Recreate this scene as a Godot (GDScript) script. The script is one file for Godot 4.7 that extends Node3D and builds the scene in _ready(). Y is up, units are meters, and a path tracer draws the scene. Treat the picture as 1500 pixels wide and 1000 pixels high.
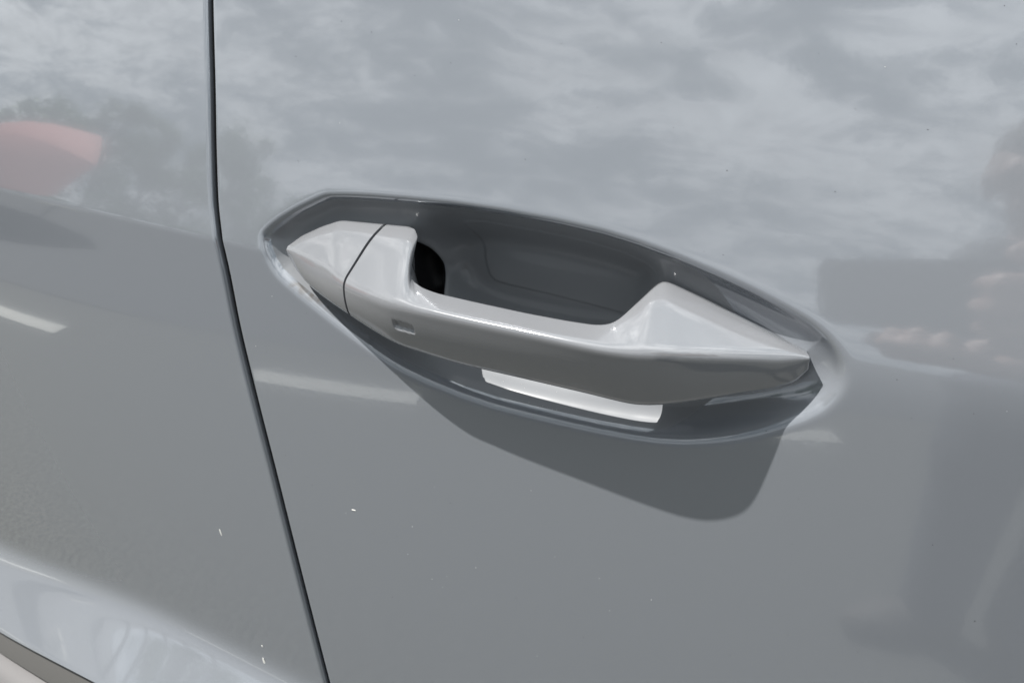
extends Node3D
# A close view of a grey car door handle in sunlight. Metres, y up, the car's length along x, the street towards +z.

const CREASE := 0.9572          # height of the shoulder crease
const SUN_FROM := Vector3(-0.4647, 0.8499, 0.2485)

var M := {}
var rim: PackedVector2Array
var bowl: PackedVector2Array
var insert_edge: PackedVector2Array
var slot: PackedVector2Array
var gap_line: Array = [Vector2(0.5888, -0.1454), Vector2(0.6418, -0.1524), Vector2(0.7300, -0.1653), Vector2(0.8070, -0.1775), Vector2(0.8646, -0.1879), Vector2(0.9054, -0.1950), Vector2(0.9382, -0.1990), Vector2(0.9569, -0.2024), Vector2(0.9754, -0.2075), Vector2(1.0038, -0.2129), Vector2(1.0388, -0.2195), Vector2(1.0803, -0.2292), Vector2(1.1010, -0.2338)]
var flare_line: Array = [Vector2(-1.3, 0.38), Vector2(-0.9, 0.476), Vector2(-0.642, 0.540), Vector2(-0.373, 0.605), Vector2(-0.208, 0.6206), Vector2(0.4, 0.64)]
var used := {}

# ------------------------------------------------------------------ helpers
func numbered(called: String, parent: Node) -> String:
	var key := str(parent.get_instance_id()) + "/" + called
	var n: int = used.get(key, 0)
	used[key] = n + 1
	return called if n == 0 else "%s_%03d" % [called, n]

func tag(o: Node, label := "", category := "", group := "", kind := "") -> Node:
	if label != "": o.set_meta("label", label)
	if category != "": o.set_meta("category", category)
	if group != "": o.set_meta("group", group)
	if kind != "": o.set_meta("kind", kind)
	return o

func thing(called: String, at: Vector3, label: String, category: String, group := "") -> Node3D:
	var o := Node3D.new()
	o.name = numbered(called, self)
	add_child(o)
	o.position = at
	tag(o, label, category, group)
	return o

func put(called: String, mesh: Mesh, mat: Material, parent: Node = self) -> MeshInstance3D:
	var o := MeshInstance3D.new()
	o.name = numbered(called, parent)
	o.mesh = mesh
	if mat: o.material_override = mat
	parent.add_child(o, true)
	if parent is Node3D and parent != self:
		var p: Node3D = parent
		var off := Vector3.ZERO
		while p != null and p != self:
			off += p.position
			p = p.get_parent() as Node3D
		o.position = -off       # the shapes are written in the scene's own coordinates
	return o

func grid_mesh(pts: Array, cols: Array = [], cuts: Array = []) -> ArrayMesh:
	# pts: rows along x, each a PackedVector3Array along y; seen from +z the faces run clockwise
	var nx := pts.size()
	var ny: int = pts[0].size()
	var v := PackedVector3Array()
	var nn := PackedVector3Array()
	var cc := PackedColorArray()
	var idx := PackedInt32Array()
	for i in nx:
		var row: PackedVector3Array = pts[i]
		var a: PackedVector3Array = pts[maxi(i - 1, 0)]
		var b: PackedVector3Array = pts[mini(i + 1, nx - 1)]
		for j in ny:
			v.append(row[j])
			var du := b[j] - a[j]
			var dv := row[mini(j + 1, ny - 1)] - row[maxi(j - 1, 0)]
			nn.append(du.cross(dv).normalized())
		if cols.size() > 0: cc.append_array(cols[i])
	for i in nx - 1:
		for j in ny - 1:
			var p := i * ny + j
			if cuts.size() > 0:
				for tri in [[0, 1, ny + 1], [0, ny + 1, ny]]: clipped(v, nn, cc, idx, p, tri, cuts)
				continue
			idx.append_array([p, p + 1, p + ny + 1, p, p + ny + 1, p + ny])
	var arr := []
	arr.resize(Mesh.ARRAY_MAX)
	arr[Mesh.ARRAY_VERTEX] = v
	arr[Mesh.ARRAY_NORMAL] = nn
	if cols.size() > 0: arr[Mesh.ARRAY_COLOR] = cc
	arr[Mesh.ARRAY_INDEX] = idx
	var m := ArrayMesh.new()
	m.add_surface_from_arrays(Mesh.PRIMITIVE_TRIANGLES, arr)
	return m

# keeps the part of a triangle where every [values, sign] of cuts is positive, new corners set where the edges cross zero
func clipped(v: PackedVector3Array, nn: PackedVector3Array, cc: PackedColorArray, idx: PackedInt32Array, p: int, tri: Array, cuts: Array):
	var poly := [p + tri[0], p + tri[1], p + tri[2]]
	for cut in cuts:
		var f: PackedFloat32Array = cut[0]
		var s: float = cut[1]
		var out := []
		for k in poly.size():
			var a: int = poly[k]
			var b: int = poly[(k + 1) % poly.size()]
			var fa := f[a] * s
			var fb := f[b] * s
			if fa >= 0.0: out.append(a)
			if (fa >= 0.0) != (fb >= 0.0):
				var t := fa / (fa - fb)
				v.append(v[a].lerp(v[b], t))
				nn.append(nn[a].lerp(nn[b], t).normalized())
				if cc.size() > 0: cc.append(cc[a].lerp(cc[b], t))
				for other in cuts:
					var g: PackedFloat32Array = other[0]
					g.append(lerpf(g[a], g[b], t) if other != cut else 0.0)
					other[0] = g
				f = cut[0]
				out.append(v.size() - 1)
		poly = out
		if poly.size() < 3: return
	for k in range(1, poly.size() - 1): idx.append_array([poly[0], poly[k], poly[k + 1]])

func strip_between(a: float, b: float, step: float) -> PackedFloat64Array:
	var r := PackedFloat64Array()
	var n := maxi(1, int(ceil((b - a) / step - 1e-6)))
	for k in n: r.append(a + (b - a) * k / n)
	return r

func curve_at(pts: Array, x: float) -> float:
	if x <= pts[0].x: return pts[0].y + (x - pts[0].x) * (pts[1].y - pts[0].y) / (pts[1].x - pts[0].x)
	for k in pts.size() - 1:
		var p: Vector2 = pts[k]
		var q: Vector2 = pts[k + 1]
		if x <= q.x:
			var t := (x - p.x) / (q.x - p.x)
			var m0: float = (q.y - p.y) if k == 0 else (q.y - pts[k - 1].y) * (q.x - p.x) / (q.x - pts[k - 1].x)
			var m1: float = (q.y - p.y) if k + 2 >= pts.size() else (pts[k + 2].y - p.y) * (q.x - p.x) / (pts[k + 2].x - p.x)
			var t2 := t * t
			var t3 := t2 * t
			return (2 * t3 - 3 * t2 + 1) * p.y + (t3 - 2 * t2 + t) * m0 + (-2 * t3 + 3 * t2) * q.y + (t3 - t2) * m1
	return pts[-1].y

func rounded(poly: PackedVector2Array, times: int) -> PackedVector2Array:
	for r in times:
		var o := PackedVector2Array()
		for k in poly.size():
			var a := poly[k]
			var b := poly[(k + 1) % poly.size()]
			o.append(a.lerp(b, 0.25))
			o.append(a.lerp(b, 0.75))
		poly = o
	return poly

func depth_in(poly: PackedVector2Array, p: Vector2) -> float:
	# distance to the outline, positive inside
	var best := 1e9
	var inside := false
	var b := poly[poly.size() - 1]
	for a in poly:
		var e := b - a
		var w := p - a
		var t := clampf(w.dot(e) / e.length_squared(), 0.0, 1.0)
		best = minf(best, (w - e * t).length_squared())
		if (a.y > p.y) != (b.y > p.y) and p.x < a.x + (p.y - a.y) * (b.x - a.x) / (b.y - a.y): inside = not inside
		b = a
	return sqrt(best) if inside else -sqrt(best)

# ------------------------------------------------------------------ the body side
func side_z(x: float, y: float) -> float:
	var s := y - CREASE
	var w := 0.5 * (0.0015 + 0.0105 / (1.0 + exp(-x / 0.04)))
	var sp := (s if s > 30.0 * w else (0.0 if s < -30.0 * w else w * log(1.0 + exp(s / w)))) - w * 0.6931
	return -(0.07 * s + 0.2357 * sp + (0.82 if s > 0.0 else 0.20) * s * s * 0.5) - 0.11 * x * x

func pocket(x: float, y: float) -> float:
	if x < -0.175 or x > 0.137 or y < 0.895 or y > 1.0: return 0.0
	var p := Vector2(x, y)
	var d := depth_in(rim, p)
	var z := 0.0
	if d > -0.0005:
		var t := clampf((d + 0.0005) / 0.017, 0.0, 1.0)
		z -= 0.0140 * (1.0 - 0.50 * smoothstep(0.080, 0.132, x)) * (1.0 - pow(1.0 - t, 2.3)) * smoothstep(0.0, 0.32, t)
		var e := depth_in(bowl, p)
		if e > -0.001:
			t = clampf((e + 0.001) / 0.030, 0.0, 1.0)
			z -= 0.036 * t * t * (3.0 - 2.0 * t)
			t = clampf(depth_in(slot, p) / 0.008, 0.0, 1.0)
			z -= 0.030 * t * t * (3.0 - 2.0 * t)
	return z

func flare(x: float, y: float) -> float:
	var q := curve_at(flare_line, x) - y
	var fade := 1.0 - smoothstep(-0.2, -0.02, x)
	var w := 0.0055
	return 0.80 * fade * (q if q > 20.0 * w else (0.0 if q < -20.0 * w else w * log(1.0 + exp(q / w))))

func paint(shade: Color) -> StandardMaterial3D:
	var m := StandardMaterial3D.new()
	m.albedo_color = shade
	m.roughness = 0.085
	m.metallic_specular = 1.0
	m.metallic = 0.28
	m.clearcoat_enabled = true
	m.clearcoat = 1.0
	m.clearcoat_roughness = 0.02
	# the slight orange peel of sprayed lacquer
	var n := FastNoiseLite.new()
	n.seed = 77
	n.frequency = 0.045
	n.fractal_octaves = 2
	var tx := NoiseTexture2D.new()
	tx.width = 512
	tx.height = 512
	tx.seamless = true
	tx.as_normal_map = true
	tx.bump_strength = 2.0
	tx.noise = n
	m.normal_enabled = true
	m.normal_texture = tx
	m.normal_scale = 0.022
	m.uv1_triplanar = true
	m.uv1_world_triplanar = true
	m.uv1_scale = Vector3(9, 9, 9)
	return m

func plain(shade: Color, rough: float, spec := 0.5) -> StandardMaterial3D:
	var m := StandardMaterial3D.new()
	m.albedo_color = shade
	m.roughness = rough
	m.metallic_specular = spec
	return m

func speckled(lo: Color, hi: Color, seed_by: int, rough: float) -> StandardMaterial3D:
	var n := FastNoiseLite.new()
	n.seed = seed_by
	n.frequency = 0.06
	n.fractal_octaves = 5
	n.fractal_gain = 0.65
	var tx := NoiseTexture2D.new()
	tx.width = 512
	tx.height = 512
	tx.seamless = true
	tx.noise = n
	var gr := Gradient.new()
	gr.set_color(0, lo.linear_to_srgb())
	gr.set_color(1, hi.linear_to_srgb())
	tx.color_ramp = gr
	var m := StandardMaterial3D.new()
	m.albedo_texture = tx
	m.roughness = rough
	m.metallic_specular = 0.3
	m.uv1_triplanar = true
	m.uv1_world_triplanar = true
	m.uv1_scale = Vector3(1.8, 1.8, 1.8)
	return m

func flat_strip(at: Vector3, u: Vector3, v: Vector3, h: float) -> ArrayMesh:
	var rows := []
	for i in 2:
		var r := PackedVector3Array()
		for j in 2: r.append(at + u * i + v * (1 - j) + Vector3(0, h, 0))
		rows.append(r)
	return grid_mesh(rows)

func tube(st: SurfaceTool, a: Vector3, b: Vector3, ra: float, rb: float, n := 8):
	var d := (b - a).normalized()
	var s := d.cross(Vector3(0.31, 0.2, 0.93)).normalized()
	var w := d.cross(s)
	for k in n:
		var p := s * cos(TAU * k / n) + w * sin(TAU * k / n)
		var q := s * cos(TAU * (k + 1) / n) + w * sin(TAU * (k + 1) / n)
		for v in [a + p * ra, b + q * rb, a + q * ra, a + p * ra, b + p * rb, b + q * rb]: st.add_vertex(v)

func trees():
	var rng := RandomNumberGenerator.new()
	rng.seed = 7
	var bark := plain(Color(0.085, 0.07, 0.055).linear_to_srgb(), 0.95)
	var leaf := []
	for c in [Color(0.045, 0.095, 0.022), Color(0.06, 0.125, 0.03)]:
		var m := plain(c.linear_to_srgb(), 0.7)
		m.backlight = Color(0.10, 0.14, 0.04)
		leaf.append(m)
	var says := ["tall dark green tree, ", "broad mid green tree, ", "slim upright green tree, "]
	var where := ["farthest left of the row", "second from the left of the row", "behind the red parasol", "just right of the red parasol", "fifth along the row", "in the middle of the row", "right of the middle of the row", "third from the right of the row", "second from the right of the row", "at the right end of the row"]
	var az := [-83.0, -78.0, -73.5, -68.0, -63.0, -59.0, -55.5, -52.0, -48.5, -44.5]
	var tall := [4.2, 4.4, 4.8, 5.8, 7.0, 7.2, 7.8, 7.2, 6.2, 5.4]
	for i in az.size():
		var kind := i % 3
		var dist := 23.0 + rng.randf_range(-2.0, 3.0)
		var at := Vector3(sin(deg_to_rad(az[i])) * dist, 0, cos(deg_to_rad(az[i])) * dist)
		var t := thing("tree", at, says[kind] + where[i], "tree", "trees across the road")
		var h: float = tall[i]
		var wide: float = [1.5, 1.9, 1.0][kind]
		var st := SurfaceTool.new()
		st.begin(Mesh.PRIMITIVE_TRIANGLES)
		tube(st, at, at + Vector3(0.1, h * 0.45, 0), 0.17, 0.10)
		tube(st, at + Vector3(0.1, h * 0.45, 0), at + Vector3(0, h * 0.9, 0.1), 0.10, 0.03)
		var cl := SurfaceTool.new()
		cl.begin(Mesh.PRIMITIVE_TRIANGLES)
		for c in 26:
			var f := rng.randf_range(0.22, 1.0)
			var spread: float = wide * sqrt(maxf(0.05, 1.0 - pow((f - 0.48) / 0.56, 2.0)))
			var a := rng.randf() * TAU
			var o := at + Vector3(cos(a) * spread * rng.randf_range(0.2, 1.0), h * f, sin(a) * spread * rng.randf_range(0.2, 1.0))
			tube(st, at + Vector3(0.08, h * f * 0.75, 0), o, 0.04, 0.012, 5)
			var size := rng.randf_range(0.35, 0.75) * (1.15 - 0.55 * f)
			for l in 110:
				var v := Vector3(rng.randfn(), rng.randfn(), rng.randfn()) * size * 0.55
				var p := o + v
				var u := Vector3(rng.randfn(), rng.randfn(), rng.randfn()).normalized()
				var w := u.cross(Vector3(rng.randfn(), rng.randfn(), rng.randfn())).normalized()
				var s := rng.randf_range(0.07, 0.15)
				for q in [p - u * s, p + w * s * 0.5, p + u * s, p - u * s, p + u * s, p - w * s * 0.5]: cl.add_vertex(q)
		st.generate_normals()
		cl.generate_normals()
		put("trunk", st.commit(), bark, t)
		put("crown", cl.commit(), leaf[i % 2], t)

func parasol():
	var a := Vector3(-5.57, 2.14, 2.63)
	var b := Vector3(-6.08, 0.58, 1.55)
	var mid := (a + b) * 0.5
	var v := Vector3(mid.x + 0.3, mid.y - 1.0, mid.z).normalized()
	var up := (a - b).cross(v).normalized()
	if up.y < 0.0: up = -up
	up = (up * 0.96 - v * 0.28).normalized()
	up = (up - (a - b).normalized() * up.dot((a - b).normalized())).normalized()
	var s := (a - b).normalized()
	var w := s.cross(up)
	var r := (a - b).length() * 0.5
	var t := thing("parasol", Vector3(mid.x, 0, mid.z), "tilted red parasol standing by the road, in front of the trees", "parasol")
	var red := plain(Color(0.27, 0.05, 0.035).linear_to_srgb(), 0.8)
	var n := 8
	for k in n:
		var rows := []
		for i in 7:
			var ang := TAU * (k + i / 6.0) / n
			var row := PackedVector3Array()
			for j in 7:
				var f := j / 6.0
				var sag := 1.0 - 0.05 * sin(PI * i / 6.0) * f
				row.append(mid + (s * cos(ang) + w * sin(ang)) * r * f * sag + up * r * 0.5 * (1.0 - f * f))
			rows.append(row)
		put("canopy_panel", grid_mesh(rows), red, t)
	var st := SurfaceTool.new()
	st.begin(Mesh.PRIMITIVE_TRIANGLES)
	tube(st, mid + up * r * 0.48, mid - up * 0.3, 0.02, 0.02)
	tube(st, mid - up * 0.3, Vector3(mid.x - up.x * 0.5, 0.03, mid.z - up.z * 0.5), 0.02, 0.02)
	st.generate_normals()
	put("pole", st.commit(), plain(Color(0.8, 0.8, 0.8), 0.4), t)
	var foot := CylinderMesh.new()
	foot.top_radius = 0.18
	foot.bottom_radius = 0.24
	foot.height = 0.09
	var fm := put("foot", foot, plain(Color(0.5, 0.5, 0.48), 0.8), t)
	fm.position = Vector3(-up.x * 0.5, 0.045, -up.z * 0.5)

# a body as one skin over tapered bones: the bones' distances joined smoothly and meshed as surface nets
func flesh(st: SurfaceTool, bones: Array, cell: float, blend: float):
	var lo := Vector3.INF
	var hi := -Vector3.INF
	for b in bones:
		var r: float = maxf(b[2], b[3]) + 3.0 * cell + blend
		for p in [b[0], b[1]]:
			lo = lo.min(p - Vector3(r, r, r))
			hi = hi.max(p + Vector3(r, r, r))
	var n := Vector3i(((hi - lo) / cell).ceil()) + Vector3i(1, 1, 1)
	var sum := PackedFloat32Array()
	sum.resize(n.x * n.y * n.z)
	var sharp := 1.0 / blend
	for b in bones:
		var a: Vector3 = b[0]
		var e: Vector3 = b[1] - a
		var ra: float = b[2]
		var dr: float = b[3] - ra
		var el := maxf(e.length_squared(), 1e-10)
		var r: float = maxf(b[2], b[3]) + 3.0 * cell + 2.0 * blend
		var c0 := Vector3i(((a.min(b[1]) - Vector3(r, r, r) - lo) / cell).floor()).clamp(Vector3i.ZERO, n - Vector3i.ONE)
		var c1 := Vector3i(((a.max(b[1]) + Vector3(r, r, r) - lo) / cell).ceil()).clamp(Vector3i.ZERO, n - Vector3i.ONE)
		for z in range(c0.z, c1.z + 1):
			for y in range(c0.y, c1.y + 1):
				for x in range(c0.x, c1.x + 1):
					var w := lo + Vector3(x, y, z) * cell - a
					var t := clampf(w.dot(e) / el, 0.0, 1.0)
					var d := (w - e * t).length() - ra - dr * t
					if d < r: sum[(z * n.y + y) * n.x + x] += exp(-d * sharp)
	# inside where the sum is above 1
	var at := {}
	var base := 0
	var verts := []
	var sx := 1
	var sy := n.x
	var sz := n.x * n.y
	for z in n.z - 1:
		for y in n.y - 1:
			for x in n.x - 1:
				var o := (z * n.y + y) * n.x + x
				var count := 0
				for c in 8:
					if sum[o + (c & 1) * sx + ((c >> 1) & 1) * sy + (c >> 2) * sz] > 1.0: count += 1
				if count == 0 or count == 8: continue
				var mid := Vector3.ZERO
				var hits := 0
				for c in 8:
					for ax in 3:
						if c & (1 << ax): continue
						var c2 := c | (1 << ax)
						var va := sum[o + (c & 1) * sx + ((c >> 1) & 1) * sy + (c >> 2) * sz]
						var vb := sum[o + (c2 & 1) * sx + ((c2 >> 1) & 1) * sy + (c2 >> 2) * sz]
						if (va > 1.0) == (vb > 1.0): continue
						var la := log(maxf(va, 1e-6))
						var lb := log(maxf(vb, 1e-6))
						var t := la / (la - lb)
						var p := Vector3(c & 1, (c >> 1) & 1, c >> 2)
						p[ax] += t
						mid += p
						hits += 1
				at[o] = verts.size()
				verts.append(lo + (Vector3(x, y, z) + mid / hits) * cell)
	var step := [sx, sy, sz]
	for o in at:
		for ax in 3:
			var u: int = step[(ax + 1) % 3]
			var v: int = step[(ax + 2) % 3]
			var ina := sum[o] > 1.0
			if ina == (sum[o + step[ax]] > 1.0): continue
			if not (at.has(o - u) and at.has(o - v) and at.has(o - u - v)): continue
			var q := [verts[at[o - u - v]], verts[at[o - u]], verts[at[o]], verts[at[o - v]]]
			var order := [0, 1, 2, 0, 2, 3] if not ina else [0, 2, 1, 0, 3, 2]
			for k in order: st.add_vertex(q[k])

func hand(out: Array, wrist: Vector3, palm: Vector3, across: Vector3, inward: Vector3, reach: Vector3):
	# palm: centre; across: towards the little finger; reach: the way the fingers leave; inward: the way they curl
	for k in 4:
		var root := palm + across * (-0.027 + 0.018 * k) + reach * 0.030
		out.append([wrist, root, 0.022, 0.012])
		var long: float = [0.92, 1.0, 0.94, 0.76][k]
		var a := root + reach * 0.034 * long + inward * 0.006
		var b := a + (reach * 0.35 + inward * 0.94) * 0.026 * long
		var c := b + (inward * 0.8 - reach * 0.6) * 0.020 * long
		out.append([root, a, 0.0095, 0.009])
		out.append([a, b, 0.009, 0.0082])
		out.append([b, c, 0.0082, 0.007])
	var tb := palm - across * 0.030 - reach * 0.010
	var t1 := tb - across * 0.024 + reach * 0.022 + inward * 0.012
	out.append([wrist, tb, 0.018, 0.014])
	out.append([tb, t1, 0.013, 0.011])
	out.append([t1, t1 + reach * 0.022 + inward * 0.016 + across * 0.006, 0.011, 0.0085])

func person(eye: Vector3, r: Vector3, u: Vector3, f: Vector3):
	var t := thing("person", Vector3(0.60, 0, 1.12), "person in dark clothes leaning in to photograph the door handle, seen mirrored in the paint", "person")
	var hip := Vector3(0.60, 0.93, 1.16)
	var chest := Vector3(0.585, 1.27, 1.10)
	var neck := Vector3(0.52, 1.47, 1.05)
	var head := Vector3(0.455, 1.60, 0.99)
	var look := (Vector3(0.08, 1.05, 0.0) - head).normalized()
	var side := look.cross(Vector3.UP).normalized()
	var crown := side.cross(look)
	var sl := Vector3(0.405, 1.40, 1.06)
	var sr := Vector3(0.755, 1.40, 1.12)
	var el := Vector3(0.400, 1.12, 0.86)
	var er := Vector3(0.700, 1.12, 0.82)
	var grip_r := eye + r * 0.130 - u * 0.030 - f * 0.012
	var grip_l := eye + r * 0.085 - u * 0.082 - f * 0.012
	var wl := grip_l - u * 0.040 - f * 0.060 + r * 0.010
	var wr := grip_r + r * 0.050 - f * 0.070 - u * 0.020
	var skin := plain(Color(0.27, 0.17, 0.135).linear_to_srgb(), 0.55)
	var st := SurfaceTool.new()
	st.begin(Mesh.PRIMITIVE_TRIANGLES)
	st.set_smooth_group(0)
	var arms := [[sl, el, 0.050, 0.040], [el, wl, 0.040, 0.026], [sr, er, 0.050, 0.040], [er, wr, 0.040, 0.026]]
	var trunk := [[hip + Vector3(-0.07, 0, 0), hip + Vector3(0.07, 0, 0), 0.125, 0.125], [hip, chest, 0.13, 0.135], [chest + Vector3(-0.08, 0.02, -0.01), chest + Vector3(0.09, 0.02, 0.01), 0.115, 0.115], [sl.lerp(neck, 0.15), sr.lerp(neck, 0.15), 0.062, 0.062]]
	var legs := []
	for s in [-1, 1]:
		var top := hip + Vector3(0.092 * s, -0.04, 0)
		var knee := Vector3(0.59 + 0.10 * s, 0.50, 1.12 - 0.03 * s)
		var ankle := Vector3(0.66, 0.09, 1.17) if s > 0 else Vector3(0.49, 0.09, 1.17)
		legs.append([top, knee, 0.090, 0.060])
		legs.append([knee, ankle, 0.060, 0.040])
	flesh(st, trunk + legs + arms + [[neck, head - crown * 0.06, 0.058, 0.055]], 0.016, 0.012)
	var hands := []
	hand(hands, wr, grip_r + r * 0.030 - f * 0.012, -u, -r, f)
	hand(hands, wl, grip_l - u * 0.014 - f * 0.012, r, u, f)
	flesh(st, hands, 0.004, 0.003)
	var hd := [[head + crown * 0.035 - look * 0.012, head + crown * 0.035 - look * 0.035, 0.080, 0.078], [head + crown * 0.01 + look * 0.02, head - crown * 0.055 + look * 0.030, 0.066, 0.044], [head - crown * 0.085 + look * 0.052, head - crown * 0.088 + look * 0.058, 0.026, 0.022], [head + crown * 0.022 + look * 0.086, head - crown * 0.012 + look * 0.104, 0.008, 0.013], [head + crown * 0.030 + look * 0.078 - side * 0.03, head + crown * 0.030 + look * 0.078 + side * 0.03, 0.013, 0.013], [head - crown * 0.043 + look * 0.078 - side * 0.018, head - crown * 0.043 + look * 0.078 + side * 0.018, 0.009, 0.009], [head - crown * 0.055 + look * 0.076 - side * 0.013, head - crown * 0.055 + look * 0.076 + side * 0.013, 0.010, 0.010]]
	for s in [-1, 1]: hd.append([head + side * 0.078 * s + crown * 0.012, head + side * 0.080 * s - crown * 0.03, 0.014, 0.010])
	flesh(st, hd, 0.006, 0.006)
	st.generate_normals()
	put("body", st.commit(), skin, t)
	for s in [-1, 1]:
		var e := SphereMesh.new()
		e.radius = 0.012
		e.height = 0.024
		var em := put("eye", e, plain(Color(0.10, 0.08, 0.07), 0.2), t)
		em.position = head + side * 0.031 * s + crown * 0.012 + look * 0.074 - t.position
	var fat := func(list: Array, by: float): return list.map(func(b): return [b[0], b[1], b[2] + by, b[3] + by])
	var parts := {"shirt": [fat.call(trunk, 0.010) + fat.call([[sl, sl.lerp(el, 0.8), 0.050, 0.046], [sr, sr.lerp(er, 0.8), 0.050, 0.046]], 0.014), Color(0.035, 0.038, 0.045)], "trousers": [fat.call(legs + [trunk[0]], 0.026), Color(0.05, 0.055, 0.07)], "hair": [[[head + crown * 0.052 - look * 0.02, head + crown * 0.03 - look * 0.045, 0.080, 0.078], [head + crown * 0.085 + look * 0.045, head + crown * 0.095 - look * 0.02, 0.030, 0.05]], Color(0.03, 0.022, 0.016)]}
	for p in parts:
		var sp := SurfaceTool.new()
		sp.begin(Mesh.PRIMITIVE_TRIANGLES)
		sp.set_smooth_group(0)
		flesh(sp, parts[p][0], 0.016, 0.012)
		sp.generate_normals()
		put(p, sp.commit(), plain(parts[p][1].linear_to_srgb(), 0.85), t)
	for s in [-1, 1]:
		var sh := SurfaceTool.new()
		sh.begin(Mesh.PRIMITIVE_TRIANGLES)
		sh.set_smooth_group(0)
		var ank := Vector3(0.66, 0.06, 1.17) if s > 0 else Vector3(0.49, 0.06, 1.17)
		var toe := Vector3(0.2, 0, -0.98) if s > 0 else Vector3(-0.93, 0, -0.36)
		flesh(sh, [[ank + toe * -0.03 + Vector3(0, -0.01, 0), ank + toe * 0.10 + Vector3(0, -0.018, 0), 0.046, 0.042], [ank + Vector3(0, 0.03, 0), ank, 0.05, 0.05], [ank + toe * 0.10 + Vector3(0, -0.022, 0), ank + toe * 0.16 + Vector3(0, -0.028, 0), 0.042, 0.032]], 0.010, 0.008)
		sh.generate_normals()
		put("shoe", sh.commit(), plain(Color(0.30, 0.29, 0.28), 0.7), t)

	# the phone, its lens where this picture was taken from
	var ph := thing("phone", eye, "dark phone held sideways in both hands before the door", "phone")
	var turn := Basis(r, u, -f)
	var case := rounded_slab(0.146, 0.071, 0.0076, 0.011)
	var cm := put("case", case, plain(Color(0.09, 0.09, 0.10), 0.35), ph)
	cm.transform = Transform3D(turn, (r * 0.058 - u * 0.022) - f * 0.0085)
	var screen := BoxMesh.new()
	screen.size = Vector3(0.138, 0.064, 0.0006)
	var sm := put("screen", screen, plain(Color(0.05, 0.05, 0.055), 0.1), ph)
	sm.transform = Transform3D(turn, (r * 0.058 - u * 0.022) - f * 0.0127)
	var bump := put("lens_housing", rounded_slab(0.030, 0.030, 0.003, 0.008), plain(Color(0.06, 0.06, 0.065), 0.3), ph)
	bump.transform = Transform3D(turn, (r * 0.006 - u * 0.006) - f * 0.0036)

func rounded_slab(w: float, h: float, d: float, r: float) -> ArrayMesh:
	var st := SurfaceTool.new()
	st.begin(Mesh.PRIMITIVE_TRIANGLES)
	st.set_smooth_group(-1)
	var o := []
	for c in 4:
		var mid := Vector2((w * 0.5 - r) * [1, -1, -1, 1][c], (h * 0.5 - r) * [1, 1, -1, -1][c])
		for k in 7: o.append(mid + Vector2.from_angle(PI * 0.5 * (c + k / 6.0)) * r)
	for k in o.size():
		var a: Vector2 = o[k]
		var b: Vector2 = o[(k + 1) % o.size()]
		var z := d * 0.5
		for v in [Vector3(0, 0, z), Vector3(b.x, b.y, z), Vector3(a.x, a.y, z), Vector3(0, 0, -z), Vector3(a.x, a.y, -z), Vector3(b.x, b.y, -z), Vector3(a.x, a.y, z), Vector3(b.x, b.y, z), Vector3(b.x, b.y, -z), Vector3(a.x, a.y, z), Vector3(b.x, b.y, -z), Vector3(a.x, a.y, -z)]: st.add_vertex(v)
	st.generate_normals()
	return st.commit()

func gap_x(y: float) -> float:
	return curve_at(gap_line, y)

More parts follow.
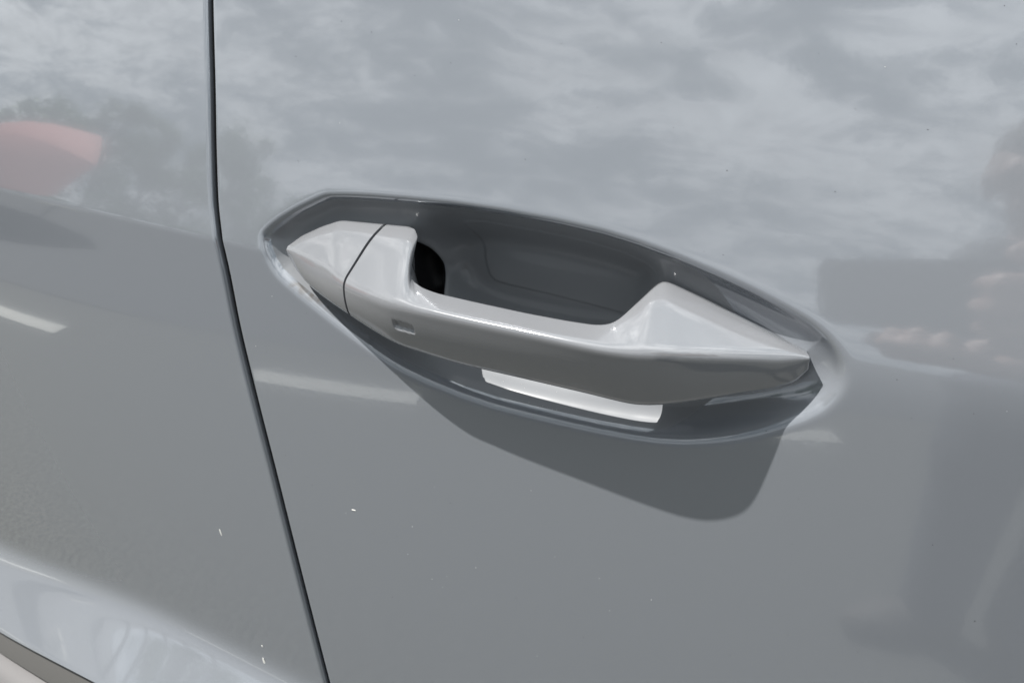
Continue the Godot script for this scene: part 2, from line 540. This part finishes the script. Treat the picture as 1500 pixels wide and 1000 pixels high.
func front_panel() -> Array:
	var ys := strip_between(0.32, 0.62, 0.03)
	ys.append_array(strip_between(0.62, 0.89, 0.006))
	ys.append_array(strip_between(0.89, 1.003, 0.0007))
	ys.append_array(strip_between(1.003, 1.20, 0.006))
	ys.append(1.20)
	var ks := strip_between(-0.2005, -0.178, 0.0018)    # the column's place where it crosses the crease
	ks.append_array(strip_between(-0.178, 0.140, 0.0008))
	ks.append_array(strip_between(0.140, 0.30, 0.008))
	ks.append_array(strip_between(0.30, 0.95, 0.05))
	ks.append(0.95)
	var rows := []
	var cols := []
	var in_cup := PackedFloat32Array()
	var in_slot := PackedFloat32Array()
	var cup_cols := []
	var grey := Color(1, 1, 1)
	var g0 := gap_x(CREASE)
	var noise := FastNoiseLite.new()
	noise.seed = 5
	noise.frequency = 180.0
	# the folded edge of the door along the gap: in from behind, round a 1.6 mm radius, on to the face
	var fold := [Vector2(0.0, -0.030), Vector2(0.0, -0.008), Vector2(0.0, -0.0016), Vector2(0.00012, -0.00099), Vector2(0.00047, -0.00047), Vector2(0.00099, -0.00012), Vector2(0.0016, 0.0)]
	for f in fold:
		var row := PackedVector3Array()
		var cl := PackedColorArray()
		for y in ys:
			in_cup.append(-1.0)
			in_slot.append(-1.0)
		var plain_row := PackedColorArray()
		plain_row.resize(ys.size())
		cup_cols.append(plain_row)
		for y in ys:
			var x: float = gap_x(y) + 0.0025 + f.x
			row.append(Vector3(x, y, side_z(x, y) + f.y))
			cl.append(grey)
		rows.append(row)
		cols.append(cl)
	# the pocket's depth on the grid, softened over some 2 mm so that the pressing has no hard corners
	var xs := []
	var dz := []
	for k in ks:
		var xr := PackedFloat64Array()
		var zr := PackedFloat64Array()
		for y in ys:
			var edge: float = gap_x(y) + 0.0050
			# columns lean with the gap on its side and stand upright at the pocket's far end
			var u: float = clampf((k + 0.2005) / 0.4, 0.0, 1.0)
			var x: float = k if u >= 1.0 else lerpf(edge, 0.1995, u)
			xr.append(x)
			zr.append(pocket(x, y))
		xs.append(xr)
		dz.append(zr)
	for pass_by in 6:
		var to := []
		for i in ks.size():
			var zr: PackedFloat64Array = dz[i]
			var za: PackedFloat64Array = dz[maxi(i - 1, 0)]
			var zb: PackedFloat64Array = dz[mini(i + 1, ks.size() - 1)]
			var zc: PackedFloat64Array = dz[maxi(i - 2, 0)]
			var zd: PackedFloat64Array = dz[mini(i + 2, ks.size() - 1)]
			var o := zr.duplicate()
			if ks[i] > -0.176 and ks[i] < 0.138:
				for j in range(2, ys.size() - 2):
					if ys[j] < 0.892 or ys[j] > 1.001: continue
					o[j] = 0.2 * zr[j] + 0.12 * (za[j] + zb[j] + zr[j - 1] + zr[j + 1]) + 0.08 * (zc[j] + zd[j] + zr[j - 2] + zr[j + 2])
			to.append(o)
		dz = to
	for i in ks.size():
		var row := PackedVector3Array()
		var cl := PackedColorArray()
		var cc := PackedColorArray()
		for j in ys.size():
			var x: float = xs[i][j]
			var y: float = ys[j]
			var z: float = dz[i][j]
			var p := Vector2(x, y)
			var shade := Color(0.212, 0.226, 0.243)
			var cup := -1.0
			var hole := -1.0
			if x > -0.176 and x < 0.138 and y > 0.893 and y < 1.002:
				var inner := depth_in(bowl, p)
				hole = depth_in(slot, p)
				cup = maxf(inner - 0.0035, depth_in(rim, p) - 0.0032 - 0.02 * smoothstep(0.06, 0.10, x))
				if inner > 0.003: z += 0.0009 * smoothstep(-0.0006, 0.0006, depth_in(insert_edge, p))
			in_cup.append(cup)
			in_slot.append(hole)
			row.append(Vector3(x, y, side_z(x, y) + z))
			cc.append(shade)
			# road grime caught along the lower left lip of the pocket, where the end cap meets it
			var along := Geometry2D.get_closest_point_to_segment(p, Vector2(-0.1490, 0.9400), Vector2(-0.1180, 0.9290))
			var g := exp(-pow(p.distance_to(along) / 0.0022, 2.0)) * clampf(0.55 + noise.get_noise_2d(x, y) * 1.2, 0.0, 1.0)
			cl.append(grey.lerp(Color(0.50, 0.40, 0.30), g * 0.8))
		rows.append(row)
		cols.append(cl)
		cup_cols.append(cc)
	return [grid_mesh(rows, cols, [[in_cup.duplicate(), -1.0]]), grid_mesh(rows, cup_cols, [[in_cup.duplicate(), 1.0], [in_slot.duplicate(), -1.0]]), grid_mesh(rows, [], [[in_cup.duplicate(), 1.0], [in_slot.duplicate(), 1.0]])]

func rear_panel() -> ArrayMesh:
	var ts := strip_between(0.0, 0.26, 0.005)          # along the flare, then up to the shoulder and beyond
	var ks := strip_between(0.0, 0.03, 0.002)
	ks.append_array(strip_between(0.03, 0.6, 0.012))
	ks.append_array(strip_between(0.6, 1.6, 0.05))
	ks.append(1.6)
	var fold := [Vector2(0.0, -0.030), Vector2(0.0, -0.008), Vector2(0.0, -0.0024), Vector2(0.00018, -0.00148), Vector2(0.0007, -0.0007), Vector2(0.00148, -0.00018), Vector2(0.0024, 0.0)]
	var cols := []
	for f in fold: cols.append(Vector2(-f.x, f.y))
	for k in ks: cols.append(Vector2(-0.0026 - k, 0.0))
	cols.reverse()
	var rows := []
	for c in cols:
		var row := PackedVector3Array()
		var xe: float = gap_x(0.62) - 0.0025 + c.x
		var y0 := curve_at(flare_line, xe) - 0.056
		# the lower edge turns under
		for b in [Vector2(-0.020, 0.012), Vector2(-0.008, 0.003), Vector2(-0.0026, 0.0002), Vector2(-0.0008, 0.0006)]:
			row.append(Vector3(xe, y0 + b.y, side_z(xe, y0) + flare(xe, y0) + b.x + c.y))
		var ys := strip_between(y0 + 0.0022, y0 + 0.12, 0.004)
		ys.append_array(strip_between(y0 + 0.12, 0.93, 0.012))
		ys.append_array(strip_between(0.93, 0.98, 0.001))
		ys.append_array(strip_between(0.98, 1.2, 0.008))
		while ys.size() < 150: ys.append(1.2 + 0.0001 * (ys.size() - 100))
		if ys.size() > 150: ys.resize(150)
		for y in ys:
			var x: float = gap_x(y) - 0.0025 + c.x
			row.append(Vector3(x, y, side_z(x, y) + flare(x, y) + c.y))
		rows.append(row)
	return grid_mesh(rows)

# ------------------------------------------------------------------ the handle
var kT: Array = [Vector3(-0.1531, 0.9606, -0.0065), Vector3(-0.1480, 0.9657, -0.0119), Vector3(-0.1354, 0.9721, -0.0145), Vector3(-0.1235, 0.9768, -0.0157), Vector3(-0.0946, 0.9786, -0.0155), Vector3(-0.0813, 0.9794, -0.0155), Vector3(-0.0754, 0.9789, -0.0152), Vector3(-0.0721, 0.9766, -0.0124), Vector3(-0.0689, 0.9695, -0.0026), Vector3(-0.0664, 0.9643, 0.0041), Vector3(-0.0626, 0.9618, 0.0084), Vector3(-0.0558, 0.9606, 0.0113), Vector3(-0.0473, 0.9595, 0.0117), Vector3(-0.0249, 0.9595, 0.0129), Vector3(-0.0005, 0.9597, 0.0140), Vector3(0.0192, 0.9604, 0.0148), Vector3(0.0321, 0.9610, 0.0146), Vector3(0.0379, 0.9620, 0.0133), Vector3(0.0410, 0.9638, 0.0098), Vector3(0.0443, 0.9672, 0.0023), Vector3(0.0490, 0.9723, -0.0042), Vector3(0.0516, 0.9745, -0.0110), Vector3(0.0543, 0.9749, -0.0121), Vector3(0.0703, 0.9705, -0.0109), Vector3(0.0853, 0.9660, -0.0099), Vector3(0.0999, 0.9621, -0.0081), Vector3(0.1098, 0.9593, -0.0067), Vector3(0.1146, 0.9578, -0.0056)]
var kC: Array = [Vector3(-0.1530, 0.9588, -0.0049), Vector3(-0.1408, 0.9600, -0.0009), Vector3(-0.1233, 0.9583, 0.0051), Vector3(-0.1115, 0.9583, 0.0104), Vector3(-0.1009, 0.9566, 0.0150), Vector3(-0.0834, 0.9563, 0.0214), Vector3(-0.0689, 0.9559, 0.0252), Vector3(-0.0628, 0.9564, 0.0262), Vector3(-0.0572, 0.9567, 0.0267), Vector3(-0.0524, 0.9568, 0.0273), Vector3(-0.0469, 0.9570, 0.0278), Vector3(-0.0406, 0.9571, 0.0281), Vector3(-0.0318, 0.9574, 0.0287), Vector3(-0.0107, 0.9579, 0.0298), Vector3(0.0107, 0.9589, 0.0311), Vector3(0.0277, 0.9590, 0.0316), Vector3(0.0373, 0.9590, 0.0315), Vector3(0.0435, 0.9589, 0.0309), Vector3(0.0477, 0.9587, 0.0300), Vector3(0.0533, 0.9591, 0.0291), Vector3(0.0588, 0.9597, 0.0281), Vector3(0.0633, 0.9600, 0.0270), Vector3(0.0680, 0.9602, 0.0252), Vector3(0.0799, 0.9600, 0.0192), Vector3(0.0919, 0.9597, 0.0131), Vector3(0.1026, 0.9591, 0.0070), Vector3(0.1122, 0.9585, 0.0014), Vector3(0.1164, 0.9578, -0.0011)]
var kB: Array = [Vector3(-0.1534, 0.9548, -0.0063), Vector3(-0.1433, 0.9452, -0.0013), Vector3(-0.1261, 0.9406, 0.0045), Vector3(-0.1137, 0.9391, 0.0090), Vector3(-0.1008, 0.9369, 0.0124), Vector3(-0.0833, 0.9330, 0.0161), Vector3(-0.0676, 0.9300, 0.0186), Vector3(-0.0588, 0.9295, 0.0188), Vector3(-0.0518, 0.9290, 0.0189), Vector3(-0.0472, 0.9286, 0.0190), Vector3(-0.0422, 0.9284, 0.0191), Vector3(-0.0377, 0.9280, 0.0192), Vector3(-0.0321, 0.9276, 0.0193), Vector3(-0.0126, 0.9283, 0.0199), Vector3(0.0099, 0.9289, 0.0205), Vector3(0.0262, 0.9290, 0.0205), Vector3(0.0362, 0.9292, 0.0205), Vector3(0.0426, 0.9287, 0.0202), Vector3(0.0477, 0.9282, 0.0198), Vector3(0.0536, 0.9286, 0.0194), Vector3(0.0593, 0.9295, 0.0188), Vector3(0.0642, 0.9308, 0.0182), Vector3(0.0701, 0.9324, 0.0170), Vector3(0.0828, 0.9358, 0.0126), Vector3(0.0937, 0.9385, 0.0072), Vector3(0.1043, 0.9404, 0.0023), Vector3(0.1116, 0.9419, -0.0010), Vector3(0.1165, 0.9505, -0.0025)]
var sections := []      # rings along the handle
var split_at := 0

func smooth_line(a: Array, reach: int) -> Array:
	var o := []
	for i in a.size():
		var s := Vector3.ZERO
		var w := 0.0
		var r := mini(reach, mini(i, a.size() - 1 - i))
		for k in range(-r, r + 1):
			var g := exp(-2.0 * k * k / float((r + 1) * (r + 1)))
			s += a[i + k] * g
			w += g
		o.append(s / w)
	return o

func build_sections():
	var T := []
	var C := []
	var B := []
	var U := []
	for k in kT.size() - 1:
		var far := maxf(kT[k].distance_to(kT[k + 1]), maxf(kC[k].distance_to(kC[k + 1]), kB[k].distance_to(kB[k + 1])))
		var n := maxi(2, int(ceil(far / (0.00035 if k >= 6 and k <= 10 else 0.0006))))
		if k == 4: split_at = T.size()
		for i in n:
			var t := float(i) / n
			T.append(kT[k].lerp(kT[k + 1], t))
			C.append(kC[k].lerp(kC[k + 1], t))
			B.append(kB[k].lerp(kB[k + 1], t))
			U.append(k + t)
	T.append(kT[-1]); C.append(kC[-1]); B.append(kB[-1]); U.append(float(kT.size() - 1))
	var soft := smooth_line(T, 34)
	T = smooth_line(T, 8); C = smooth_line(C, 26); B = smooth_line(B, 26)
	for i in T.size():
		var u: float = U[i]
		var root := 1.0 - smoothstep(6.0, 10.0, u) + smoothstep(17.5, 20.5, u)
		var t: Vector3 = T[i]
		var c: Vector3 = C[i]
		var b: Vector3 = B[i]
		var tip := minf(smoothstep(0.0, 2.0, u), 1.0 - smoothstep(25.0, 27.0, u))
		var s: Vector3 = soft[i].lerp(t, smoothstep(4.6, 5.8, u)).lerp(c, 0.30) + Vector3(0, 0.0013, 0.0012) * root * tip
		var m := c.lerp(b, 0.52) + Vector3(0, 0.0, 0.0016) * tip
		var i1 := b + Vector3(0, 0.004, -0.017)
		i1 = i1.lerp(Vector3(b.x, b.y + 0.001, minf(-0.020, b.z - 0.004)), root)
		var i2 := t + Vector3(0, -0.007, -0.004)
		i2 = i2.lerp(Vector3(t.x, t.y - 0.002, t.z - 0.006), root)
		# the inner ends of the grip are cut back under its feet
		var under := -0.012 * smoothstep(5.0, 6.2, u) * (1.0 - smoothstep(9.5, 12.0, u)) - 0.002 * smoothstep(17.0, 19.0, u) * (1.0 - smoothstep(21.0, 23.0, u))
		i1.x += under
		i2.x += under
		var corners := [t, s, c, m, b, i1, i2]
		var cut := [0.0018, 0.007, 0.0042, 0.012, 0.0040, 0.004, 0.002]
		var ring := []
		for j in 7:
			var p: Vector3 = corners[j]
			var a: Vector3 = corners[(j + 6) % 7]
			var n: Vector3 = corners[(j + 1) % 7]
			var ca := minf(cut[j], 0.47 * p.distance_to(a))
			var cn := minf(cut[j], 0.47 * p.distance_to(n))
			var pa := p + (a - p).normalized() * ca
			var pn := p + (n - p).normalized() * cn
			for q in 8:
				var w := q / 7.0
				ring.append(pa * (1 - w) * (1 - w) + p * 2 * w * (1 - w) + pn * w * w)
		# even out the spacing round the ring
		var run := [0.0]
		for q in ring.size(): run.append(run[-1] + ring[q].distance_to(ring[(q + 1) % ring.size()]))
		var even := PackedVector3Array()
		var N := 200
		# spend the points where the outside shows: the ring's first five corners, then the hidden inside
		var q := 0
		for k in N:
			var goal: float = run[-1] * k / N
			while run[q + 1] < goal: q += 1
			var span := maxf(run[q + 1] - run[q], 1e-9)
			even.append(ring[q].lerp(ring[(q + 1) % ring.size()], (goal - run[q]) / span))
		sections.append(even)

func dimple(p: Vector3) -> float:
	# the touch pad: a rounded slot pressed 0.8 mm into the front of the grip
	var c := Vector3(-0.05861, 0.94464, 0.01777)
	var q := Vector2(absf(p.x - c.x) - 0.0048, absf((p.y - c.y) + 0.03 * (p.x - c.x)) - 0.0011)
	var d := Vector2(maxf(q.x, 0), maxf(q.y, 0)).length() + minf(maxf(q.x, q.y), 0.0) - 0.0011
	return -0.0018 * (1.0 - smoothstep(-0.0003, 0.0004, d))

func loft(rings: Array, round_end := -1, pressed := false, scale_by := 1.0) -> ArrayMesh:
	var st := SurfaceTool.new()
	st.begin(Mesh.PRIMITIVE_TRIANGLES)
	st.set_smooth_group(0)
	var all := []
	for r in rings:
		var mid := Vector3.ZERO
		for p in r: mid += p
		mid /= r.size()
		var o := []
		for p in r:
			var q: Vector3 = mid + (p - mid) * scale_by
			if pressed and q.z > 0.004 and q.y < 0.951: q.z += dimple(q)
			o.append(q)
		all.append(o)
	var shrink_ends := 0.0004
	if round_end >= 0:
		for e in [round_end]:
			var end: Array = all[0] if e == 0 else all[-1]
			var mid := Vector3.ZERO
			for p in end: mid += p
			mid /= end.size()
			var next: Array = all[1] if e == 0 else all[-2]
			var nm := Vector3.ZERO
			for p in next: nm += p
			nm /= next.size()
			var out := (mid - nm).normalized()
			for step in [[0.30, 0.85], [0.7, 0.5], [1.0, 0.0]]:
				var o := []
				for p in end:
					var k: Vector3 = (mid - p).normalized()
					o.append(p + k * minf(shrink_ends * step[0], p.distance_to(mid) * 0.5))
				if e == 0: all.push_front(o)
				else: all.push_back(o)
	var N: int = all[0].size()
	for r in all:
		for p in r: st.add_vertex(p)
	for e in [0, 1]:
		var end: Array = all[0] if e == 0 else all[-1]
		var mid := Vector3.ZERO
		for p in end: mid += p
		st.set_smooth_group(1 + e)
		st.add_vertex(mid / N)
		for p in end: st.add_vertex(p)
	for i in all.size() - 1:
		for j in N:
			var a := i * N + j
			var d := i * N + (j + 1) % N
			for k in [a, a + N, d + N, a, d + N, d]: st.add_index(k)
	var last := all.size() * N
	var far := last + N + 1
	for j in N:
		var d := (j + 1) % N
		for k in [last, last + 1 + j, last + 1 + d]: st.add_index(k)
		for k in [far, far + 1 + d, far + 1 + j]: st.add_index(k)
	st.generate_normals()
	return st.commit()

# ------------------------------------------------------------------ the sky
func make_sky() -> PanoramaSkyMaterial:
	var W := 3072
	var H := 1536
	var big := FastNoiseLite.new()
	big.seed = 11
	big.frequency = 0.9
	big.fractal_octaves = 4
	var fine := FastNoiseLite.new()
	fine.seed = 23
	fine.frequency = 3.2
	fine.fractal_octaves = 5
	fine.domain_warp_enabled = true
	fine.domain_warp_amplitude = 0.35
	fine.domain_warp_frequency = 1.2
	var wisp := FastNoiseLite.new()
	wisp.seed = 31
	wisp.frequency = 11.0
	wisp.fractal_octaves = 4
	var sun := SUN_FROM.normalized()
	var lines := []
	lines.resize(H)
	var line := func(j: int):
		var data := PackedFloat32Array()
		data.resize(W * 3)
		var k := 0
		var th := PI * (j + 0.5) / H
		var y := cos(th)
		var h := sin(th)
		for i in W:
			var c: Vector3
			if y < 0.0:
				c = Vector3(0.16, 0.16, 0.155)
			else:
				var ph := TAU * ((i + 0.5) / W - 0.5)
				var dx := sin(ph) * h
				var dz := -cos(ph) * h
				var mu := dx * sun.x + y * sun.y + dz * sun.z
				var s := 1.0 / (y + 0.18)
				var px := dx * s
				var pz := dz * s
				var a := big.get_noise_2d(px, pz * 1.4)
				var b := fine.get_noise_2d(px, pz * 1.7)
				var f := wisp.get_noise_2d(px + b * 0.25, pz * 1.5 + a * 0.3)
				var cover := clampf(0.46 + a * 1.3 + b * 1.25 + f * 1.1, 0.0, 1.0)
				var near := 0.82 * maxf(mu, 0.0) * maxf(mu, 0.0)
				var clear := Vector3(0.235, 0.305, 0.36) * (0.8 + 1.7 * near)
				var cloud := Vector3(0.96, 0.99, 1.0) * (1.1 + 2.6 * near + 0.8 * f)
				c = clear.lerp(cloud, cover)
				c = c.lerp(Vector3(0.70, 0.76, 0.81), exp(-y * 6.0) * 0.8)
			data[k] = c.x
			data[k + 1] = c.y
			data[k + 2] = c.z
			k += 3
		lines[j] = data
	var job := WorkerThreadPool.add_group_task(line, H, -1, true)
	WorkerThreadPool.wait_for_group_task_completion(job)
	var data := PackedFloat32Array()
	for d in lines: data.append_array(d)
	var img := Image.create_from_data(W, H, false, Image.FORMAT_RGBF, data.to_byte_array())
	var m := PanoramaSkyMaterial.new()
	m.panorama = ImageTexture.create_from_image(img)
	return m

# ------------------------------------------------------------------ scene
func _ready():
	var cam := Camera3D.new()
	cam.name = "camera"
	cam.transform = Transform3D(Basis(Vector3(0.89677, 0.00945, -0.44240), Vector3(-0.19813, 0.90254, -0.38233), -Vector3(-0.39567, -0.43051, -0.81124)), Vector3(0.12500, 1.08761, 0.28467))
	var lens := CameraAttributesPhysical.new()
	lens.frustum_focal_length = 26.0
	lens.frustum_focus_distance = 0.335
	lens.exposure_aperture = 26.0
	cam.attributes = lens
	lens.frustum_near = 0.01
	lens.frustum_far = 400.0
	add_child(cam)
	cam.current = true

	var env := Environment.new()
	env.background_mode = Environment.BG_SKY
	env.sky = Sky.new()
	env.sky.sky_material = make_sky()
	env.background_energy_multiplier = 0.50
	env.tonemap_mode = Environment.TONE_MAPPER_LINEAR
	env.tonemap_exposure = 1.57
	env.sdfgi_enabled = true
	env.ssao_enabled = true
	env.ssil_enabled = true
	var we := WorldEnvironment.new()
	we.name = "world_environment"
	we.environment = env
	add_child(we)

	var sun := DirectionalLight3D.new()
	sun.name = "sun"
	sun.light_energy = 1.6
	sun.light_color = Color(1.0, 0.985, 0.965)
	sun.light_angular_distance = 0.5
	sun.shadow_enabled = true
	add_child(sun)
	sun.look_at_from_position(SUN_FROM * 10.0, Vector3.ZERO, Vector3.UP)

	rim = rounded(PackedVector2Array([Vector2(-0.1710, 0.9623), Vector2(-0.1676, 0.9678), Vector2(-0.1531, 0.9782), Vector2(-0.1320, 0.9890), Vector2(-0.1250, 0.9912), Vector2(-0.0925, 0.9940), Vector2(-0.0383, 0.9962), Vector2(0.0166, 0.9943), Vector2(0.0481, 0.9899), Vector2(0.0836, 0.9814), Vector2(0.1116, 0.9725), Vector2(0.1214, 0.9674), Vector2(0.1286, 0.9603), Vector2(0.1316, 0.9527), Vector2(0.1303, 0.9443), Vector2(0.1240, 0.9343), Vector2(0.1050, 0.9212), Vector2(0.0893, 0.9133), Vector2(0.0678, 0.9059), Vector2(0.0411, 0.9026), Vector2(0.0068, 0.9011), Vector2(-0.0306, 0.9005), Vector2(-0.0714, 0.9059), Vector2(-0.0886, 0.9108), Vector2(-0.1152, 0.9216), Vector2(-0.1522, 0.9393), Vector2(-0.1635, 0.9466)]), 1)
	bowl = rounded(PackedVector2Array([Vector2(-0.0897, 0.9714), Vector2(-0.0797, 0.9826), Vector2(-0.0676, 0.9883), Vector2(-0.0495, 0.9915), Vector2(-0.0346, 0.9924), Vector2(-0.0062, 0.9921), Vector2(0.0207, 0.9903), Vector2(0.0402, 0.9867), Vector2(0.0511, 0.9809), Vector2(0.0567, 0.9699), Vector2(0.0566, 0.9425), Vector2(0.0485, 0.9163), Vector2(0.0205, 0.9109), Vector2(-0.0196, 0.9100), Vector2(-0.0513, 0.9118), Vector2(-0.0765, 0.9203), Vector2(-0.0931, 0.9472)]), 1)
	slot = rounded(PackedVector2Array([Vector2(-0.1070, 0.9676), Vector2(-0.0966, 0.9718), Vector2(-0.0879, 0.9730), Vector2(-0.0799, 0.9670), Vector2(-0.0750, 0.9562), Vector2(-0.0721, 0.9428), Vector2(-0.0698, 0.9330), Vector2(-0.0796, 0.9271), Vector2(-0.1004, 0.9296), Vector2(-0.1120, 0.9397), Vector2(-0.1131, 0.9556)]), 1)
	insert_edge = rounded(PackedVector2Array([Vector2(-0.0566, 0.9842), Vector2(-0.0574, 0.9737), Vector2(-0.0543, 0.9548), Vector2(-0.0510, 0.9467), Vector2(-0.0464, 0.9444), Vector2(-0.0240, 0.9439), Vector2(0.0031, 0.9423), Vector2(0.0259, 0.9408), Vector2(0.0392, 0.9406), Vector2(0.0549, 0.9506), Vector2(0.0512, 0.9725), Vector2(0.0158, 0.9802), Vector2(-0.0212, 0.9818)]), 2)

	var grey := Color(0.258, 0.279, 0.308).linear_to_srgb()
	M.paint = paint(grey)
	M.door = paint(grey)
	M.handle = paint(Color(0.245, 0.253, 0.268).linear_to_srgb())
	M.handle.roughness = 0.12
	M.handle.metallic = 0.22
	M.handle.metallic_specular = 0.7
	M.door.vertex_color_use_as_albedo = true
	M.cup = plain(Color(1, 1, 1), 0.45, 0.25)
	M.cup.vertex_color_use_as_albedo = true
	M.cup.clearcoat_enabled = true
	M.cup.clearcoat = 0.4
	M.cup.clearcoat_roughness = 0.12
	M.black = plain(Color(0.03, 0.03, 0.035), 0.9, 0.1)
	M.hole = plain(Color(0.13, 0.13, 0.14), 0.5, 0.4)
	M.rubber = plain(Color(0.05, 0.055, 0.06), 0.9, 0.1)

	# the ground
	var ground := PlaneMesh.new()
	ground.size = Vector2(300, 300)
	tag(put("ground", ground, speckled(Color(0.035, 0.036, 0.035), Color(0.112, 0.114, 0.105), 3, 0.9)), "sunlit grey tarmac beside the parked car", "ground", "", "structure")
	var along := Vector3(0.9187, 0, 0.395)      # the road runs past the car at an angle
	var across := Vector3(-0.395, 0, 0.9187)
	var mark0 := Vector3(0, 0, 2.06)
	var road := put("road", flat_strip(mark0 + across * 0.45 - along * 120.0, along * 240.0, across * 60.0, 0.004), speckled(Color(0.04, 0.043, 0.046), Color(0.075, 0.078, 0.082), 9, 0.9))
	tag(road, "darker asphalt road beyond the white dashes", "road", "", "structure")
	for s in [[-3.6, -2.95], [-1.95, -1.25], [0.12, 0.36], [1.6, 2.3]]:
		var dash := put("lane_marking", flat_strip(mark0 + along * s[0], along * (s[1] - s[0]), across * 0.11, 0.008), plain(Color(0.33, 0.33, 0.31).linear_to_srgb(), 0.8))
		tag(dash, "white painted dash on the tarmac, seen mirrored in the doors", "marking", "white dashes on the tarmac", "structure")
	trees()
	parasol()
	person(cam.position, cam.basis.x, cam.basis.y, -cam.basis.z)

	# the doors
	var fd := thing("front_door", Vector3(0.35, 0.32, 0.0), "glossy grey front door with recessed handle pocket, right of the shut line", "car door")
	var skin := front_panel()
	put("outer_panel", skin[0], M.door, fd)
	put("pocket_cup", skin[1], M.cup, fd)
	put("cup_opening", skin[2], M.hole, fd)
	var handle := Node3D.new()
	handle.name = "door_handle"
	fd.add_child(handle)
	build_sections()
	var cap := sections.slice(0, split_at)
	var grip := sections.slice(split_at + 3, sections.size())
	put("grip", loft(grip, 1, true), M.handle, handle)
	put("end_cap", loft(cap, 0), M.handle, handle)
	put("joint_seal", loft(sections.slice(split_at - 4, split_at + 5), -1, false, 0.89), M.black, handle)

	var rd := thing("rear_door", Vector3(-0.7, 0.5, 0.0), "glossy grey rear door with flared lower edge, left of the shut line", "car door")
	put("outer_panel", rear_panel(), M.paint, rd)
	var seal := []
	for k in 9:
		var row := PackedVector3Array()
		for y in strip_between(0.35, 1.2, 0.01):
			var a := PI * k / 8.0
			var x: float = gap_x(y) - cos(a) * 0.0029
			row.append(Vector3(x, y, side_z(gap_x(y), y) - 0.0066 + sin(a) * 0.004))
		seal.append(row)
	put("door_seal", grid_mesh(seal), M.rubber, rd)

	var body := thing("car_body", Vector3(-0.5, 0.2, 0.0), "grey plastic sill and dark pillar of the car behind and below the doors", "car body")
	var post := []
	for k in 2:
		var row := PackedVector3Array()
		for y in strip_between(0.3, 1.2, 0.02): row.append(Vector3(gap_x(y) - 0.05 + 0.1 * k, y, side_z(gap_x(y), y) - 0.0305))
		post.append(row)
	put("pillar", grid_mesh(post), M.black, body)
	for part in 2:
		var prof: Array = [[Vector2(-0.040, 0.004), Vector2(-0.006, -0.001), Vector2(0.000, -0.004), Vector2(0.011, -0.028), Vector2(0.010, -0.031), Vector2(-0.03, -0.033)], [Vector2(-0.020, -0.034), Vector2(0.014, -0.037), Vector2(0.026, -0.044), Vector2(0.032, -0.06), Vector2(0.030, -0.16), Vector2(-0.03, -0.17)]][part]
		var rows := []
		for i in 45:
			var x := -1.5 + i * 0.04
			var y0 := curve_at(flare_line, x) - 0.056
			var row := PackedVector3Array()
			for q in range(prof.size() - 1, -1, -1): row.append(Vector3(x, y0 + prof[q].y, side_z(x, y0) + 0.040 + prof[q].x))
			rows.append(row)
		put(["sill_trim", "sill_moulding"][part], grid_mesh(rows), plain([Color(0.085, 0.084, 0.081), Color(0.14, 0.137, 0.138)][part].linear_to_srgb(), 0.6), body)

	# dried splashes and dust on the paint
	var marks := [Vector3(-0.2387, 0.7397, 0.0043), Vector3(-0.2146, 0.6444, 0.0072), Vector3(-0.2146, 0.6289, 0.0073), Vector3(-0.1144, 0.8059, 0.0070)]
	var white := plain(Color(0.86, 0.86, 0.84), 0.6)
	for k in marks.size():
		var s := SphereMesh.new()
		s.radius = 0.5
		s.height = 1.0
		s.radial_segments = 16
		s.rings = 8
		var on: Node3D = fd if k == 3 else rd
		var o := put("dried_splash", s, white, on)
		var size: Vector2 = [Vector2(1.5, 6.5), Vector2(1.3, 2.2), Vector2(2.3, 8.5), Vector2(3.4, 1.0)][k] * 0.001
		o.transform = Transform3D(Basis(Vector3.BACK, [0.2, 0.1, 0.16, 0.15][k]) * Basis.from_scale(Vector3(size.x, size.y, 0.0005)), Vector3(marks[k].x, marks[k].y, marks[k].z + (flare(marks[k].x, marks[k].y) if on == rd else 0.0)) - on.position)
	var rng := RandomNumberGenerator.new()
	rng.seed = 41
	for light in 2:
		var st := SurfaceTool.new()
		st.begin(Mesh.PRIMITIVE_TRIANGLES)
		for k in [80, 70][light]:
			var x := rng.randf_range(-0.19, 0.22)
			var y := rng.randf_range(0.74, 1.09)
			if light == 1 and k < 34:
				x = rng.randf_range(-0.03, 0.01)
				y = rng.randf_range(0.904, 0.914)
			if x < gap_x(y) + 0.008: continue
			var z := side_z(x, y) + pocket(x, y) + 0.00004
			var s := rng.randf_range(0.0001, 0.00026)
			for q in 6:
				var a := Vector3(cos(TAU * q / 6.0), sin(TAU * q / 6.0), 0) * s
				var b := Vector3(cos(TAU * (q + 1) / 6.0), sin(TAU * (q + 1) / 6.0), 0) * s
				for v in [Vector3(x, y, z + s * 0.6), Vector3(x, y, z) + b, Vector3(x, y, z) + a]: st.add_vertex(v)
		st.generate_normals()
		tag(put("dust", st.commit(), [plain(Color(0.16, 0.16, 0.16), 0.8), white][light], fd), "", "", "", "stuff")
